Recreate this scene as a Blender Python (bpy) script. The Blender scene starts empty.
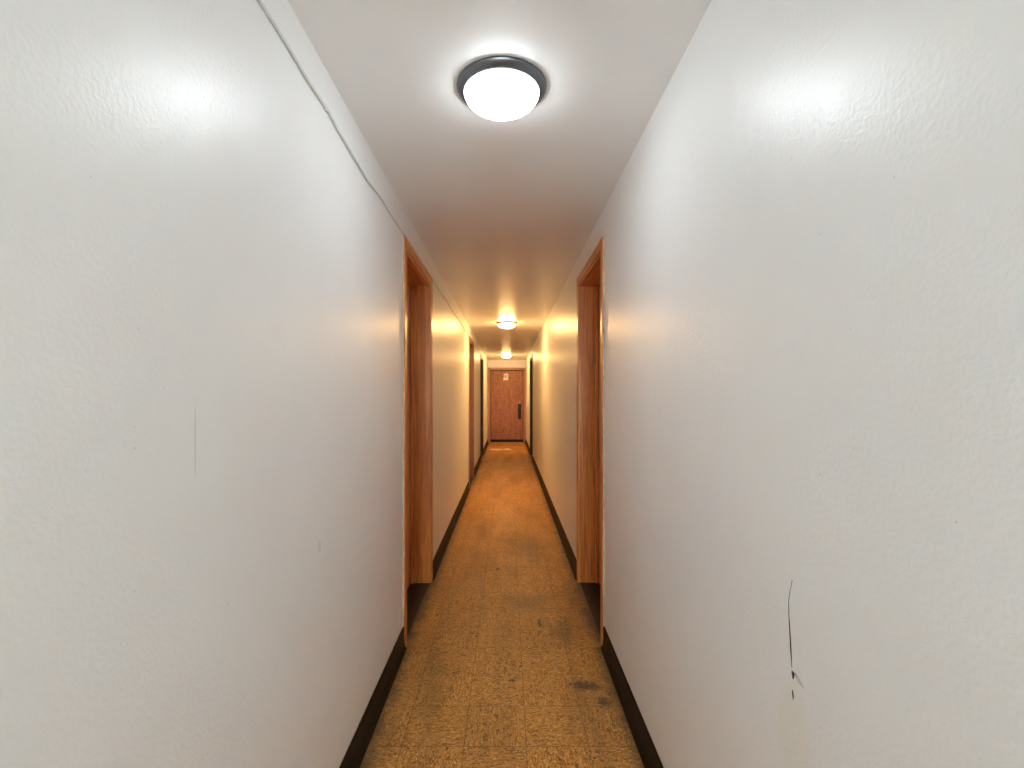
import bpy, math, random
from mathutils import Vector
random.seed(4)
S = bpy.context.scene
COL = S.collection

# ---------------------------------------------------------------- dimensions (metres)
XL, XR = -0.532, 0.494            # corridor faces of the side walls
H = 2.245                         # ceiling
YB, YE = -4.2, 13.0               # wall behind the camera, end wall
EYE = 1.29
WT = 0.19                         # wall thickness

# ---------------------------------------------------------------- mesh helpers
class MB:
    def __init__(self): self.v, self.f, self.smooth = [], [], set()
    def box(self, x0, x1, y0, y1, z0, z1):
        x0, x1 = sorted((x0, x1)); y0, y1 = sorted((y0, y1)); z0, z1 = sorted((z0, z1))
        b = len(self.v)
        self.v += [(x0,y0,z0),(x1,y0,z0),(x1,y1,z0),(x0,y1,z0),(x0,y0,z1),(x1,y0,z1),(x1,y1,z1),(x0,y1,z1)]
        for q in ((0,3,2,1),(4,5,6,7),(0,1,5,4),(1,2,6,5),(2,3,7,6),(3,0,4,7)):
            self.f.append(tuple(b+i for i in q))
        return self
    def lathe(self, prof, seg=96, axis='z', origin=(0,0,0), sign=1, closed=False):
        """prof: (radius, along-axis) pairs."""
        b = len(self.v); n = len(prof); ox, oy, oz = origin
        for r, t in prof:
            for k in range(seg):
                a = 2*math.pi*k/seg; c, s = r*math.cos(a), r*math.sin(a)
                if axis == 'z': p = (c, s, t)
                elif axis == 'x': p = (t*sign, c, s)
                else: p = (c, t*sign, s)
                self.v.append((p[0]+ox, p[1]+oy, p[2]+oz))
        rows = range(n if closed else n-1)
        for i in rows:
            j = (i+1) % n
            for k in range(seg):
                l = (k+1) % seg
                self.smooth.add(len(self.f))
                self.f.append((b+i*seg+k, b+i*seg+l, b+j*seg+l, b+j*seg+k))
        return self
    def tube(self, pts, r, seg=10):
        b = len(self.v); P = [Vector(p) for p in pts]; n = len(P)
        for i, p in enumerate(P):
            t = (P[min(i+1,n-1)] - P[max(i-1,0)]).normalized()
            u = t.cross(Vector((0,0,1)))
            if u.length < 1e-4: u = Vector((1,0,0))
            u.normalize(); w = u.cross(t)
            for k in range(seg):
                a = 2*math.pi*k/seg
                self.v.append(tuple(p + u*(r*math.cos(a)) + w*(r*math.sin(a))))
        for i in range(n-1):
            for k in range(seg):
                l = (k+1) % seg
                self.smooth.add(len(self.f))
                self.f.append((b+i*seg+k, b+i*seg+l, b+(i+1)*seg+l, b+(i+1)*seg+k))
        self.f.append(tuple(b+k for k in range(seg)))
        self.f.append(tuple(b+(n-1)*seg+k for k in range(seg)))
        return self
    def prism(self, poly, y0, y1):
        """closed (x,z) outline swept along y."""
        b = len(self.v); n = len(poly)
        self.v += [(x,y0,z) for x,z in poly] + [(x,y1,z) for x,z in poly]
        for k in range(n):
            l = (k+1) % n
            self.f.append((b+k, b+l, b+n+l, b+n+k))
        self.f.append(tuple(b+k for k in range(n))); self.f.append(tuple(b+n+k for k in reversed(range(n))))
        return self
    def slab_x(self, poly, x0, x1):
        """closed (y,z) outline with thickness along x."""
        b = len(self.v); n = len(poly)
        self.v += [(x0,y,z) for y,z in poly] + [(x1,y,z) for y,z in poly]
        for k in range(n):
            l = (k+1) % n
            self.f.append((b+k, b+l, b+n+l, b+n+k))
        self.f.append(tuple(b+k for k in range(n))); self.f.append(tuple(b+n+k for k in reversed(range(n))))
        return self
    def build(self, name, mat, parent=None, bevel=0.0, seg=2):
        import bmesh
        me = bpy.data.meshes.new(name); me.from_pydata(self.v, [], self.f); me.update()
        for i in self.smooth: me.polygons[i].use_smooth = True
        bm = bmesh.new(); bm.from_mesh(me); bmesh.ops.recalc_face_normals(bm, faces=bm.faces); bm.to_mesh(me); bm.free()
        me.materials.append(mat)
        o = bpy.data.objects.new(name, me); COL.objects.link(o)
        if parent: o.parent = parent
        if bevel:
            m = o.modifiers.new('bevel', 'BEVEL'); m.width = bevel; m.segments = seg; m.limit_method = 'ANGLE'
        return o

def empty(name, loc=(0,0,0)):
    o = bpy.data.objects.new(name, None); o.location = loc; o.empty_display_size = 0.1; COL.objects.link(o); return o
def tag(o, label=None, cat=None, group=None, kind=None):
    if label: o['label'] = label
    if cat: o['category'] = cat
    if group: o['group'] = group
    if kind: o['kind'] = kind
    return o

# ---------------------------------------------------------------- material helpers
class NT:
    def __init__(self, name):
        self.m = bpy.data.materials.new(name); self.m.use_nodes = True
        self.t = self.m.node_tree; self.t.nodes.clear()
        self.out = self.n('ShaderNodeOutputMaterial'); self.b = self.n('ShaderNodeBsdfPrincipled')
        self.l(self.b.outputs[0], self.out.inputs[0])
        self.pos = self.n('ShaderNodeTexCoord').outputs['Object']
    def n(self, typ, **kw):
        x = self.t.nodes.new(typ)
        for k, v in kw.items(): setattr(x, k, v)
        return x
    def l(self, a, b): self.t.links.new(a, b)
    def put(self, sock, v):
        if hasattr(v, 'node'): self.l(v, sock)
        elif isinstance(v, (tuple, list)) and len(v) == 3 and sock.type == 'RGBA': sock.default_value = (*v, 1)
        else: sock.default_value = v
    def math(self, op, a, b=0.0, c=0.0):
        x = self.n('ShaderNodeMath', operation=op)
        for i, v in enumerate((a, b, c)): self.put(x.inputs[i], v)
        return x.outputs[0]
    def vmath(self, op, a, b=(0,0,0)):
        x = self.n('ShaderNodeVectorMath', operation=op)
        self.put(x.inputs[0], a); self.put(x.inputs[1], b)
        return x.outputs['Value'] if op in ('LENGTH','DISTANCE','DOT_PRODUCT') else x.outputs[0]
    def scale(self, v, s): return self.vmath('MULTIPLY', v, s)
    def sep(self, v):
        x = self.n('ShaderNodeSeparateXYZ'); self.l(v, x.inputs[0]); return x.outputs
    def comb(self, x, y, z):
        c = self.n('ShaderNodeCombineXYZ')
        for i, v in enumerate((x, y, z)): self.put(c.inputs[i], v)
        return c.outputs[0]
    def noise(self, v, scale, detail=3, rough=0.5, dist=0.0):
        x = self.n('ShaderNodeTexNoise'); self.l(v, x.inputs['Vector'])
        x.inputs['Scale'].default_value = scale; x.inputs['Detail'].default_value = detail
        x.inputs['Roughness'].default_value = rough; x.inputs['Distortion'].default_value = dist
        return x.outputs[0]
    def voro(self, v, scale, feature='F1'):
        x = self.n('ShaderNodeTexVoronoi', feature=feature); self.l(v, x.inputs['Vector']); x.inputs['Scale'].default_value = scale
        return x.outputs['Distance'], x.outputs['Color'] if 'Color' in x.outputs else None
    def step(self, v, a, b, lo=0.0, hi=1.0):
        x = self.n('ShaderNodeMapRange', interpolation_type='SMOOTHSTEP'); self.put(x.inputs[0], v)
        for i, q in zip((1,2,3,4), (a, b, lo, hi)): x.inputs[i].default_value = q
        return x.outputs[0]
    def mix(self, f, a, b, blend='MIX'):
        x = self.n('ShaderNodeMix', data_type='RGBA', blend_type=blend)
        self.put(x.inputs[0], f); self.put(x.inputs[6], a); self.put(x.inputs[7], b)
        return x.outputs[2]
    def bump(self, h, strength, dist, prev=None):
        x = self.n('ShaderNodeBump'); x.inputs['Strength'].default_value = strength; x.inputs['Distance'].default_value = dist
        self.l(h, x.inputs['Height'])
        if prev is not None: self.l(prev, x.inputs['Normal'])
        return x.outputs[0]
    def done(self, color, rough=0.5, normal=None, metallic=0.0, spec=0.5):
        self.put(self.b.inputs['Base Color'], color); self.put(self.b.inputs['Roughness'], rough)
        self.b.inputs['Metallic'].default_value = metallic; self.b.inputs['Specular IOR Level'].default_value = spec
        if normal is not None: self.l(normal, self.b.inputs['Normal'])
        return self.m

def wall_paint(name, color, rough, peel=0.6, specks=0.0, patches=()):
    t = NT(name); p = t.pos
    big = t.noise(p, 1.3, 3); mid = t.noise(p, 7, 3)
    c = t.mix(t.step(big, .3, .7), tuple(q*0.965 for q in color), color)
    c = t.mix(t.math('MULTIPLY', t.step(mid, .52, .72), .25), c, tuple(q*w for q, w in zip(color, (.95,.945,.93))))
    # small grey nicks, one in a few of the cells
    if specks:
        sp = t.sep(p)
        vn = t.n('ShaderNodeTexVoronoi', voronoi_dimensions='2D'); t.l(t.comb(sp[1], sp[2], 0.0), vn.inputs['Vector']); vn.inputs['Scale'].default_value = 13
        d, col = vn.outputs['Distance'], vn.outputs['Color']
        r = t.sep(col)[0]
        keep = t.step(r, 1-specks-.02, 1-specks)
        dot = t.math('MULTIPLY', t.step(t.math('ADD', d, t.math('MULTIPLY', t.noise(p, 160, 2), .05)), .032, .050, 1, 0), keep)
        c = t.mix(t.math('MULTIPLY', dot, .42), c, (.33,.32,.29))
    for (cx, cy, cz), (rx, ry, rz), tint, amt in patches:
        q = t.vmath('DIVIDE', t.vmath('SUBTRACT', p, (cx,cy,cz)), (rx,ry,rz))
        e = t.math('ADD', t.vmath('LENGTH', q), t.math('MULTIPLY', t.math('SUBTRACT', t.noise(p, 14, 4, .65), .5), 1.1))
        c = t.mix(t.math('MULTIPLY', t.step(e, .55, 1.0, 1, 0), amt), c, tint)
    n1 = t.bump(t.noise(t.scale(p, (1, 1, .35)), 4.5, 2), .28, .006)
    n2 = t.bump(t.noise(p, 130, 2, .5), peel, .0012, n1)
    return t.done(c, t.math('ADD', t.math('MULTIPLY', mid, .06), rough-.03), n2, spec=.8)

def wood(name, light, dark, rough, scale=1.0, axis='z', mottle=0.0):
    t = NT(name); p = t.pos
    k = {'z': (34, 34, 1.6), 'y': (34, 1.6, 34), 'x': (1.6, 34, 34)}[axis]
    g = t.noise(t.scale(p, tuple(q*scale for q in k)), 1.0, 5, .62, .6)
    k2 = {'z': (210, 210, 5), 'y': (210, 5, 210), 'x': (5, 210, 210)}[axis]
    f = t.noise(t.scale(p, k2), 1.0, 3, .6)
    c = t.mix(t.step(g, .33, .68), dark, light)
    c = t.mix(t.math('MULTIPLY', t.step(f, .5, .7), .55), c, tuple(q*.55 for q in dark))
    if mottle:
        q = t.noise(t.scale(p, (1, 1, .7)), 16, 5, .7, .8)
        c = t.mix(t.math('MULTIPLY', t.step(q, .42, .62), mottle), c, tuple(x*1.5 for x in light))
        c = t.mix(t.math('MULTIPLY', t.step(q, .50, .36), mottle), c, dark)
    n = t.bump(f, .12, .001)
    return t.done(c, rough, n)

def plain(name, color, rough, metallic=0.0, var=.1, scale=30, spec=.5):
    t = NT(name)
    f = t.noise(t.pos, scale, 4)
    c = t.mix(t.step(f, .3, .7), tuple(q*(1-var) for q in color), tuple(min(1, q*(1+var)) for q in color))
    return t.done(c, rough, None, metallic, spec)

def glow(name, color, strength):
    t = NT(name)
    t.put(t.b.inputs['Emission Color'], color); t.b.inputs['Emission Strength'].default_value = strength
    return t.done((.9,.9,.88), .3)

# ---------------------------------------------------------------- materials
WALL = (.88, .882, .875)
M_wl = wall_paint('left_wall_gloss_paint', WALL, .36, specks=.10, patches=(
    ((XL, 1.72, .26), (.1, .26, .13), (.90,.895,.88), .7), ((XL, .818, 1.215), (.1, .0035, .085), (.62,.62,.62), .55), ((XL, 1.36, .86), (.1, .012, .02), (.6,.58,.55), .4)))
M_wr = wall_paint('right_wall_gloss_paint', WALL, .36, specks=.16, patches=(
    ((XR, .83, .70), (.1, .06, .10), (.84,.83,.75), .6),))
M_we = wall_paint('end_wall_paint', WALL, .35)
M_ce = wall_paint('ceiling_paint', (.83,.825,.81), .36, peel=.25)

def floor_material():
    t = NT('waxed_marbled_floor_tiles'); p = t.pos
    T = .2286
    s = t.sep(p)
    u = t.math('DIVIDE', t.math('SUBTRACT', s[0], .069), T); v = t.math('DIVIDE', t.math('SUBTRACT', s[1], 1.99), T)
    iu, iv = t.math('FLOOR', u), t.math('FLOOR', v)
    fu, fv = t.math('SUBTRACT', u, iu), t.math('SUBTRACT', v, iv)
    par = t.math('ABSOLUTE', t.math('MODULO', t.math('ADD', iu, iv), 2.0))
    # marbling runs along the tile one way, then the other
    wob = t.comb(t.math('MULTIPLY', iu, 3.17), t.math('MULTIPLY', iv, 5.31), 0.0)
    a = t.vmath('ADD', t.scale(p, (130, 55, 1)), wob); b = t.vmath('ADD', t.scale(p, (55, 130, 1)), wob)
    mv = t.n('ShaderNodeMix', data_type='VECTOR'); t.l(par, mv.inputs[0]); t.l(a, mv.inputs[4]); t.l(b, mv.inputs[5])
    fl = t.noise(mv.outputs[1], 1.0, 4, .7, .7)
    fine = t.noise(mv.outputs[1], 3.1, 3, .6, .5)
    wn = t.n('ShaderNodeTexWhiteNoise', noise_dimensions='2D'); t.l(t.comb(iu, iv, 0.0), wn.inputs['Vector'])
    tv = wn.outputs['Value']
    c = t.mix(t.step(fl, .38, .62), tuple(q*.62 for q in FL), FL)
    c = t.mix(t.math('MULTIPLY', t.step(fl, .56, .68), .8), c, FH)
    fl2 = t.noise(t.vmath('ADD', mv.outputs[1], (7.3, 2.9, 4.1)), .8, 4, .72, 1.6)
    c = t.mix(t.math('MULTIPLY', t.step(fl2, .52, .57), .95), c, FD)
    c = t.mix(t.math('MULTIPLY', t.step(fine, .58, .66), .7), c, tuple(q*.5 for q in FD))
    c = t.mix(t.math('MULTIPLY', tv, .22), c, tuple(q*.62 for q in FL))
    # two lanes of brown scuffing along the walk line
    ln = t.noise(t.scale(p, (7, .8, 1)), 1.0, 5, .65, .3)
    c = t.mix(t.math('MULTIPLY', t.step(ln, .45, .68), .38), c, (.17,.09,.035))
    # traffic wear: cloudy brown-grey film
    w = t.noise(t.scale(p, (3.2, 1.1, 1)), 1.0, 5, .62, .4)
    c = t.mix(t.math('MULTIPLY', t.step(w, .42, .74), .36), c, (.135,.083,.042))
    # grime at the foot of the two walls
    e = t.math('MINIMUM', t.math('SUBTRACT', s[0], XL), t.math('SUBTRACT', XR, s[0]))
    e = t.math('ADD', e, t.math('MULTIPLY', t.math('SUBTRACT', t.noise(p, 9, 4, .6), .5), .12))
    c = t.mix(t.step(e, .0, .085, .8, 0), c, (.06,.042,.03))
    # seams
    ed = t.math('MINIMUM', t.math('MINIMUM', fu, t.math('SUBTRACT', 1.0, fu)), t.math('MINIMUM', fv, t.math('SUBTRACT', 1.0, fv)))
    seam = t.step(ed, .003, .009, 1, 0)
    c = t.mix(t.math('MULTIPLY', seam, .6), c, (.055,.034,.018))
    # scuffs: (x, y, half sizes, colour, amount)
    for x, y, rx, ry, tint, amt, ns in (
        (.345, 2.13, .085, .045, (.05,.04,.035), .8, 45), (.405, 2.02, .03, .05, (.05,.04,.035), .75, 45),
        (.026, 2.17, .022, .010, (.03,.02,.014), .95, 40), (.183, 2.72, .014, .06, (.035,.024,.016), .85, 30),
        (-.07, 3.56, .022, .03, (.04,.026,.016), .8, 30), (.30, 2.62, .10, .20, (.07,.046,.028), .5, 13),
        (.10, 3.0, .20, .16, (.10,.066,.038), .42, 9), (.16, 4.1, .22, .4, (.11,.07,.04), .4, 6),
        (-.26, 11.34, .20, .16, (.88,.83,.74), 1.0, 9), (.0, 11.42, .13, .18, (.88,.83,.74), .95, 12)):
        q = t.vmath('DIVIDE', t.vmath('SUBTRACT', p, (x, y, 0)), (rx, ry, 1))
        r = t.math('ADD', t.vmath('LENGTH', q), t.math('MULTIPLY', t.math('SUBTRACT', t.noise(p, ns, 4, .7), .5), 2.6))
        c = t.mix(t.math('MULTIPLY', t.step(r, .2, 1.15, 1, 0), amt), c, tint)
    n = t.bump(seam, -.25, .001); n = t.bump(t.noise(p, 5, 3), .12, .01, n)
    return t.done(c, t.step(w, .3, .75, .42, .55), n, spec=.35)
FL, FD, FH = (.78,.355,.085), (.16,.060,.013), (.95,.64,.30)
M_fl = floor_material()

M_oak = wood('orange_varnished_oak', (.76,.275,.056), (.46,.130,.023), .30)
M_oaky = wood('orange_varnished_oak_head', (.76,.275,.056), (.46,.130,.023), .30, axis='y')
M_leaf = wood('varnished_door_veneer', (.70,.36,.19), (.52,.24,.11), .29)
M_mid = wood('brown_stained_wood', (.34,.155,.065), (.22,.09,.035), .35)
M_dark = wood('dark_stained_wood', (.060,.028,.014), (.030,.013,.007), .45)
M_end = wood('red_brown_door_veneer', (.37,.155,.080), (.23,.085,.042), .45, scale=.8, mottle=.4)
M_endf = wood('end_door_frame_wood', (.52,.27,.15), (.42,.20,.10), .4)
M_base = plain('dark_brown_vinyl', (.016,.010,.006), .5, var=.3, spec=.14)
M_thr = plain('grimy_dark_threshold', (.018,.014,.012), .4, var=.4, spec=.35)
M_alu = plain('dull_aluminium', (.55,.52,.48), .4, 1.0)
M_rim = plain('dark_grey_brushed_metal', (.16,.165,.175), .34, 1.0, var=.05)
M_cab = plain('off_white_painted_cable', (.70,.70,.69), .5, var=.04)
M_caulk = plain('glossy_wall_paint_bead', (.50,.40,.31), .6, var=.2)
M_stap = plain('pale_staple', (.8,.78,.74), .4)
M_brass = plain('worn_brass', (.55,.40,.20), .35, 1.0)
M_plate = plain('blackened_bronze', (.028,.024,.012), .4, .6, var=.25)
M_paper = plain('white_paper', (.84,.80,.78), .7, var=.03)
M_print = plain('faded_grey_print', (.46,.40,.38), .7, var=.15, scale=90)
M_gap = plain('bare_dark_gypsum_crack', (.045,.042,.03), .9, var=.4, scale=200)
M_flap = plain('peeled_paint_edge', (.62,.60,.53), .6)
COOL, WARM = (.86, .945, 1.0), (1.0, .565, .19)
M_g1 = glow('cool_lit_glass', COOL, 16.5)
M_g2 = glow('warm_lit_glass', WARM, 98)
M_fill = glow('cool_fill_glow', (.72,.90,1.0), 25)  # cool glow for the added fill pane behind the camera

# ---------------------------------------------------------------- doors along the sides: (side, y0, y1) = outer edges of the casing
CW, HEAD = .055, 2.045            # casing width, clear height
DOORS = [
    (-1, 2.44, 3.345, 'oak'), (1, 2.445, 3.355, 'oak'), (-1, 6.55, 7.52, 'mid'),
    (-1, 9.33, 10.36, 'dark'), (1, 9.33, 10.40, 'dark')]

def side_wall(name, mat, side):
    xw = XL if side < 0 else XR
    x1 = xw + side*WT
    m = MB(); y = YB - .12
    for s, y0, y1, k in sorted(d for d in DOORS if d[0] == side):
        a, b = y0 + CW - .006, y1 - CW + .006
        m.box(xw, x1, y, a, 0, H); m.box(xw, x1, a, b, HEAD+.006, H); y = b
    m.box(xw, x1, y, YE + .12, 0, H)
    return tag(m.build(name, mat), kind='structure')
wl = side_wall('wall_left', M_wl, -1); wr = side_wall('wall_right', M_wr, 1)
tag(MB().box(XL, XR, YE, YE+.12, 2.03, H).build('wall_far', M_we), kind='structure')
tag(MB().box(XL, XR, YB-.12, YB, 0, H).build('wall_back', M_we), kind='structure')
wn = tag(empty('added_fill_window'), kind='structure')          # added unseen fill light, shaped as a window behind the camera
wf = MB(); wf.box(-.44, -.38, YB-.02, YB+.03, .72, 2.12); wf.box(.34, .40, YB-.02, YB+.03, .72, 2.12)
wf.box(-.40, .36, YB-.02, YB+.03, .72, .78); wf.box(-.40, .36, YB-.02, YB+.03, 2.06, 2.12); wf.box(-.40, .36, YB-.02, YB+.02, 1.40, 1.44)
wf.build('fill_window_frame', M_we, wn, .004)
MB().box(-.40, .36, YB, YB+.006, .78, 2.06).build('fill_window_pane', M_fill, wn)  # glowing pane, added to light the near half evenly
tag(MB().box(XL-.25, XR+.25, YB-.12, YE+.2, -.1, 0).build('floor', M_fl), kind='structure')
tag(MB().box(XL-.25, XR+.25, YB-.12, YE+.2, H, H+.1).build('ceiling', M_ce), kind='structure')

def base_profile(x, s):           # s = +1: profile grows towards +x
    pts = [(0,0),(.021,0),(.021,.003),(.0165,.007),(.0125,.013),(.0095,.022),(.0078,.034),(.0070,.05),(.0068,.108),(.0045,.112),(0,.112)]
    return [(x + s*a, z) for a, z in pts]
for side, nm, xw in ((-1, 'baseboard_left', XL), (1, 'baseboard_right', XR)):
    m = MB(); y = YB
    for s, y0, y1, k in sorted(d for d in DOORS if d[0] == side):
        m.prism(base_profile(xw, -side), y, y0-.001); y = y1+.001
    m.prism(base_profile(xw, -side), y, YE)
    tag(m.build(nm, M_base), kind='structure')

def knob(side, xw, y, z, parent, name='door_knob', r=.027):
    x = xw + side*.128
    m = MB().lathe([(0,.0),(.032,.0),(.032,.005),(.012,.009),(.011,.028),(.020,.034),(r,.045),(r*.97,.055),(.018,.064),(0,.066)], 32, 'x', (x, y, z), -side)
    return m.build(name, M_brass, parent)

for i, (side, y0, y1, k) in enumerate(DOORS):
    xw = XL if side < 0 else XR
    oak, oaky, leafm = (M_oak, M_oaky, M_leaf) if k == 'oak' else (M_mid, M_mid, M_mid) if k == 'mid' else (M_dark, M_dark, M_dark)
    D = lambda u: xw + side*u     # u: depth into the wall
    a, b = y0 + CW, y1 - CW       # clear opening
    root = tag(empty('door_%d' % (i+1)), kind='structure')
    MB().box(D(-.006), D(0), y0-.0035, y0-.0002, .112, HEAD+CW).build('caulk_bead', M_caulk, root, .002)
    c = MB()                      # flat casing, three boards
    c.box(D(-.011), D(0), y0, a, 0, HEAD+CW); c.box(D(-.011), D(0), b, y1, 0, HEAD+CW)
    c.build('casing', oak, root, .002)
    MB().box(D(-.011), D(0), a, b, HEAD, HEAD+CW).build('casing_head', oaky, root, .002)
    j = MB()
    j.box(D(-.004), D(.188), a-.005, a+.012, 0, HEAD+.005); j.box(D(-.004), D(.188), b-.012, b+.005, 0, HEAD+.005)
    j.build('door_jamb', oak, root, .0015)
    MB().box(D(-.004), D(.188), a+.012, b-.012, HEAD-.012, HEAD+.005).build('jamb_head', oaky, root, .0015)
    st = MB()
    st.box(D(.107), D(.126), a+.012, a+.024, 0, HEAD-.012); st.box(D(.107), D(.126), b-.024, b-.012, 0, HEAD-.012)
    st.box(D(.107), D(.126), a+.024, b-.024, HEAD-.024, HEAD-.012)
    st.build('door_stop', oak, root, .0015)
    lf = MB().box(D(.128), D(.168), a+.014, b-.014, .008, HEAD-.014).build('door_leaf', leafm, root, .002)
    MB().box(D(-.002), D(.187), a+.012, b-.012, .0005, .006).build('threshold', M_thr, root, .002)
    if i == 3:
        knob(side, xw, b-.055, 1.37, root, 'deadbolt', .02); knob(side, xw, b-.06, .99, root)
    else:
        knob(side, xw, a+.08, .98, root)

# ---------------------------------------------------------------- the end door
er = tag(empty('door_6', (0, 0, 0)), kind='structure')
xa, xb = -.468, .436
f = MB()
f.box(XL+.002, xa, YE-.02, YE+.10, 0, 2.03); f.box(xb, XR-.002, YE-.02, YE+.10, 0, 2.03); f.box(xa, xb, YE-.02, YE+.10, 1.972, 2.03)
f.build('door_frame', M_endf, er, .004)
MB().box(xa+.014, xb-.014, YE+.012, YE+.052, .012, 1.945).build('door_leaf', M_end, er, .003)
MB().box(xa+.003, xb-.003, YE+.052, YE+.10, .0, 1.972).build('door_backing', M_dark, er)
MB().box(xa+.01, xb-.01, YE+.006, YE+.012, .014, .085).build('kick_strip', M_base, er, .002)
MB().box(xa, xb, YE-.03, YE+.10, .0005, .011).build('threshold', M_alu, er, .003)
# long dark pull plate with a paler latch above
pl = MB().box(.283, .372, YE+.006, YE+.0125, .63, 1.045).build('pull_plate', M_plate, er, .004)
g = MB().tube([(.328, YE+.008, .97), (.328, YE-.030, .965), (.328, YE-.036, .94), (.328, YE-.036, .75), (.328, YE-.030, .725), (.328, YE+.008, .72)], .010, 12)
g.build('pull_handle', M_plate, pl)
MB().lathe([(0,.0),(.03,.0),(.03,.006),(.022,.012),(.018,.02),(0,.021)], 32, 'y', (.328, YE+.012, 1.09), -1).build('lock_cylinder', M_brass, er)

# ---------------------------------------------------------------- notice on the end door
nt = tag(empty('paper_notice', (-.048, YE+.012, 1.69)), 'small white paper notice taped high on the red-brown end door', 'notice')
sh = MB()
poly = [(-.067,0),(.067,.003),(.068,.178),(-.05,.176),(-.054,.05),(-.067,.046)]
b0 = len(sh.v); n = len(poly)
sh.v += [(x, -.0015, z) for x, z in poly] + [(x, -.0003, z) for x, z in poly]
for k in range(n):
    l = (k+1) % n; sh.f.append((k, l, n+l, n+k))
sh.f.append(tuple(range(n))); sh.f.append(tuple(n+k for k in reversed(range(n))))
sh.build('paper_sheet', M_paper, nt)
MB().box(-.036, .022, -.0020, -.0015, .072, .142).build('printed_panel', M_print, nt)
MB().box(-.012, .022, -.0024, -.0019, .168, .190).build('tape', M_paper, nt)

# ---------------------------------------------------------------- ceiling lights
RIM = [(.112,.0),(.139,.0),(.1397,-.004),(.1375,-.0085),(.1325,-.0145),(.126,-.019),(.120,-.0215),(.1165,-.022),(.1145,-.020),(.112,-.016)]
DOME = [(.1158*math.cos(a), -.019 - .053*math.sin(a)) for a in [math.radians(90*k/20) for k in range(21)]]
DOME[-1] = (0.0004, DOME[-1][1])
RIM_MESH = DOME_MESH = None
LG = 'round flush ceiling lights down the corridor'
LAMPS = [
    (-.018, 1.49, M_g1, 'nearest and largest round ceiling light with dark grey metal rim and cool white dome'),
    (-.010, 6.35, M_g2, 'middle round ceiling light with dark rim and warm glowing dome, halfway down the corridor'),
    (-.030, 11.45, M_g2, 'smallest and farthest round ceiling light, just in front of the end door')]
for x, y, gm, lab in LAMPS:
    r = tag(empty('ceiling_light', (x, y, H)), lab, 'ceiling light', LG)
    if RIM_MESH is None:
        o = MB().lathe(RIM, 96, closed=True).build('metal_rim', M_rim, r); RIM_MESH = o.data
    else:
        o = bpy.data.objects.new('metal_rim', RIM_MESH); COL.objects.link(o); o.parent = r
    o = MB().lathe(DOME, 96).build('glass_dome', gm, r)

# ---------------------------------------------------------------- the cable stapled along the left wall
keys = [(-4.1,2.13),(0,2.128),(1.0,2.130),(1.14,2.128),(1.286,2.121),(1.396,2.124),(1.513,2.112),(1.66,2.104),(1.80,2.099),(1.9,2.106),(2.0,2.113),(2.2,2.107),(2.42,2.1085),
        (2.9,2.1085),(3.36,2.1085),(3.7,2.101),(4.15,2.104),(4.7,2.099),(5.4,2.103),(6.0,2.102),(6.5,2.1085),(7.54,2.1085),(7.8,2.105)]
def interp(y):
    for (a, za), (b, zb) in zip(keys, keys[1:]):
        if a <= y <= b:
            t = (y-a)/(b-a); t = t*t*(3-2*t); return za + (zb-za)*t
    return keys[-1][1]
cr = tag(empty('cable', (XL, 1.5, 2.12)), 'thin off-white cable stapled along the top of the left wall over the door casings', 'cable')
pts = []; y = -4.1
while y < 7.8:
    pts.append((.0048 + .0012*math.sin(y*5.1), y-1.5, interp(y)-2.12)); y += .05
MB().tube(pts, .0042, 10).build('cable_sheath', M_cab, cr)
for y in (.4, 1.396, 2.0, 4.15, 5.4):
    z = interp(y) - 2.12
    MB().box(0.0, .0112, y-1.5-.004, y-1.5+.004, z-.0065, z+.0065).build('staple', M_stap, cr, .002)

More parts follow.
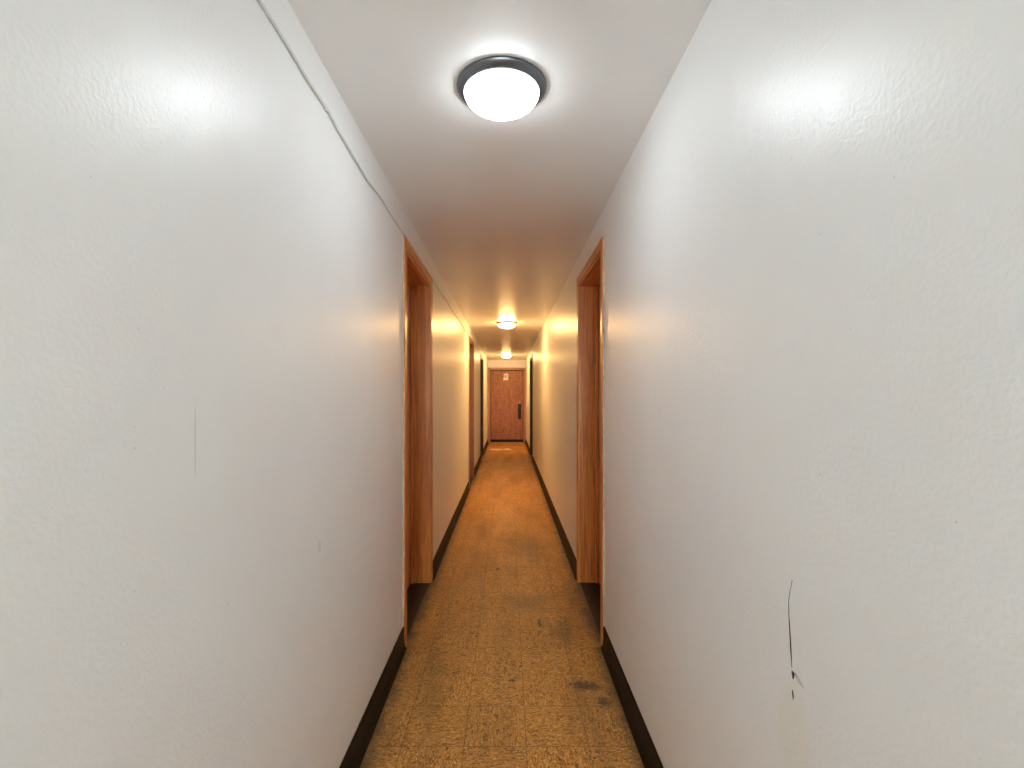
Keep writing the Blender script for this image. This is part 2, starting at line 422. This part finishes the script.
# ---------------------------------------------------------------- crack and torn paint low on the right wall
def wy(px): return .494*480/(px-507.5)          # wall point under a photo column
def P(px, py):
    d = wy(px); return (d, EYE - (py-395)*d/480)
def crack(pts, w):
    m = [P(*p) for p in pts]
    left = [(y+ww, z) for (y, z), ww in zip(m, w)]; right = [(y-ww, z) for (y, z), ww in zip(m, w)]
    return left + right[::-1]
k = MB()
k.slab_x(crack([(792.5,580),(790,592),(788.7,602),(789.2,618),(790.2,634),(791,650),(792,668)], [.0001,.0002,.0004,.0008,.0014,.0017,.0003]), XR-.0006, XR+.001)
k.slab_x(crack([(792.6,671),(793.3,674),(793.2,679)], [.0020,.0042,.0010]), XR-.0006, XR+.001)
k.slab_x(crack([(792.6,690),(793.2,695),(793.4,700)], [.0010,.0022,.0004]), XR-.0006, XR+.001)
k.build('wall_crack', M_gap, wr)
fl = MB()
A, B, C, Dd = P(794.5,672), P(799.5,676), P(804.5,688.5), P(797.5,682)
fl.v += [(XR-.0002,*A),(XR-.0045,*B),(XR-.0015,*C),(XR-.0002,*Dd),(XR+.001,*A),(XR-.0033,*B),(XR-.0003,*C),(XR+.001,*Dd)]
fl.f += [(0,1,2,3),(7,6,5,4),(0,4,5,1),(1,5,6,2),(2,6,7,3),(3,7,4,0)]
fl.build('torn_paint_flap', M_flap, wr)
s = MB()
s.slab_x(crack([(794.2,673),(799,679),(803.8,688)], [.0012,.0016,.0004]), XR-.0008, XR+.001)
s.build('wall_crack', M_gap, wr)

# ---------------------------------------------------------------- camera, world, view
cam = bpy.data.cameras.new('camera'); co = bpy.data.objects.new('camera', cam); COL.objects.link(co)
co.location = (0, 0, EYE); co.rotation_euler = (math.radians(90), 0, 0)
cam.sensor_width = 36; cam.lens = 480/1024*36
cam.shift_x = 4.5/1024; cam.shift_y = 11/1024; cam.clip_start = .02
S.camera = co
w = bpy.data.worlds.new('world'); w.use_nodes = True; S.world = w
w.node_tree.nodes['Background'].inputs[0].default_value = (0, 0, 0, 1)
v = S.view_settings
v.view_transform = 'Standard'; v.look = 'None'; v.gamma = 1; v.use_curve_mapping = False; v.exposure = 0.6
S.display_settings.display_device = 'sRGB'
S.cycles.use_denoising = True; S.cycles.max_bounces = 16; S.cycles.diffuse_bounces = 12; S.cycles.glossy_bounces = 6
S.cycles.sample_clamp_indirect = 6; S.cycles.caustics_reflective = False
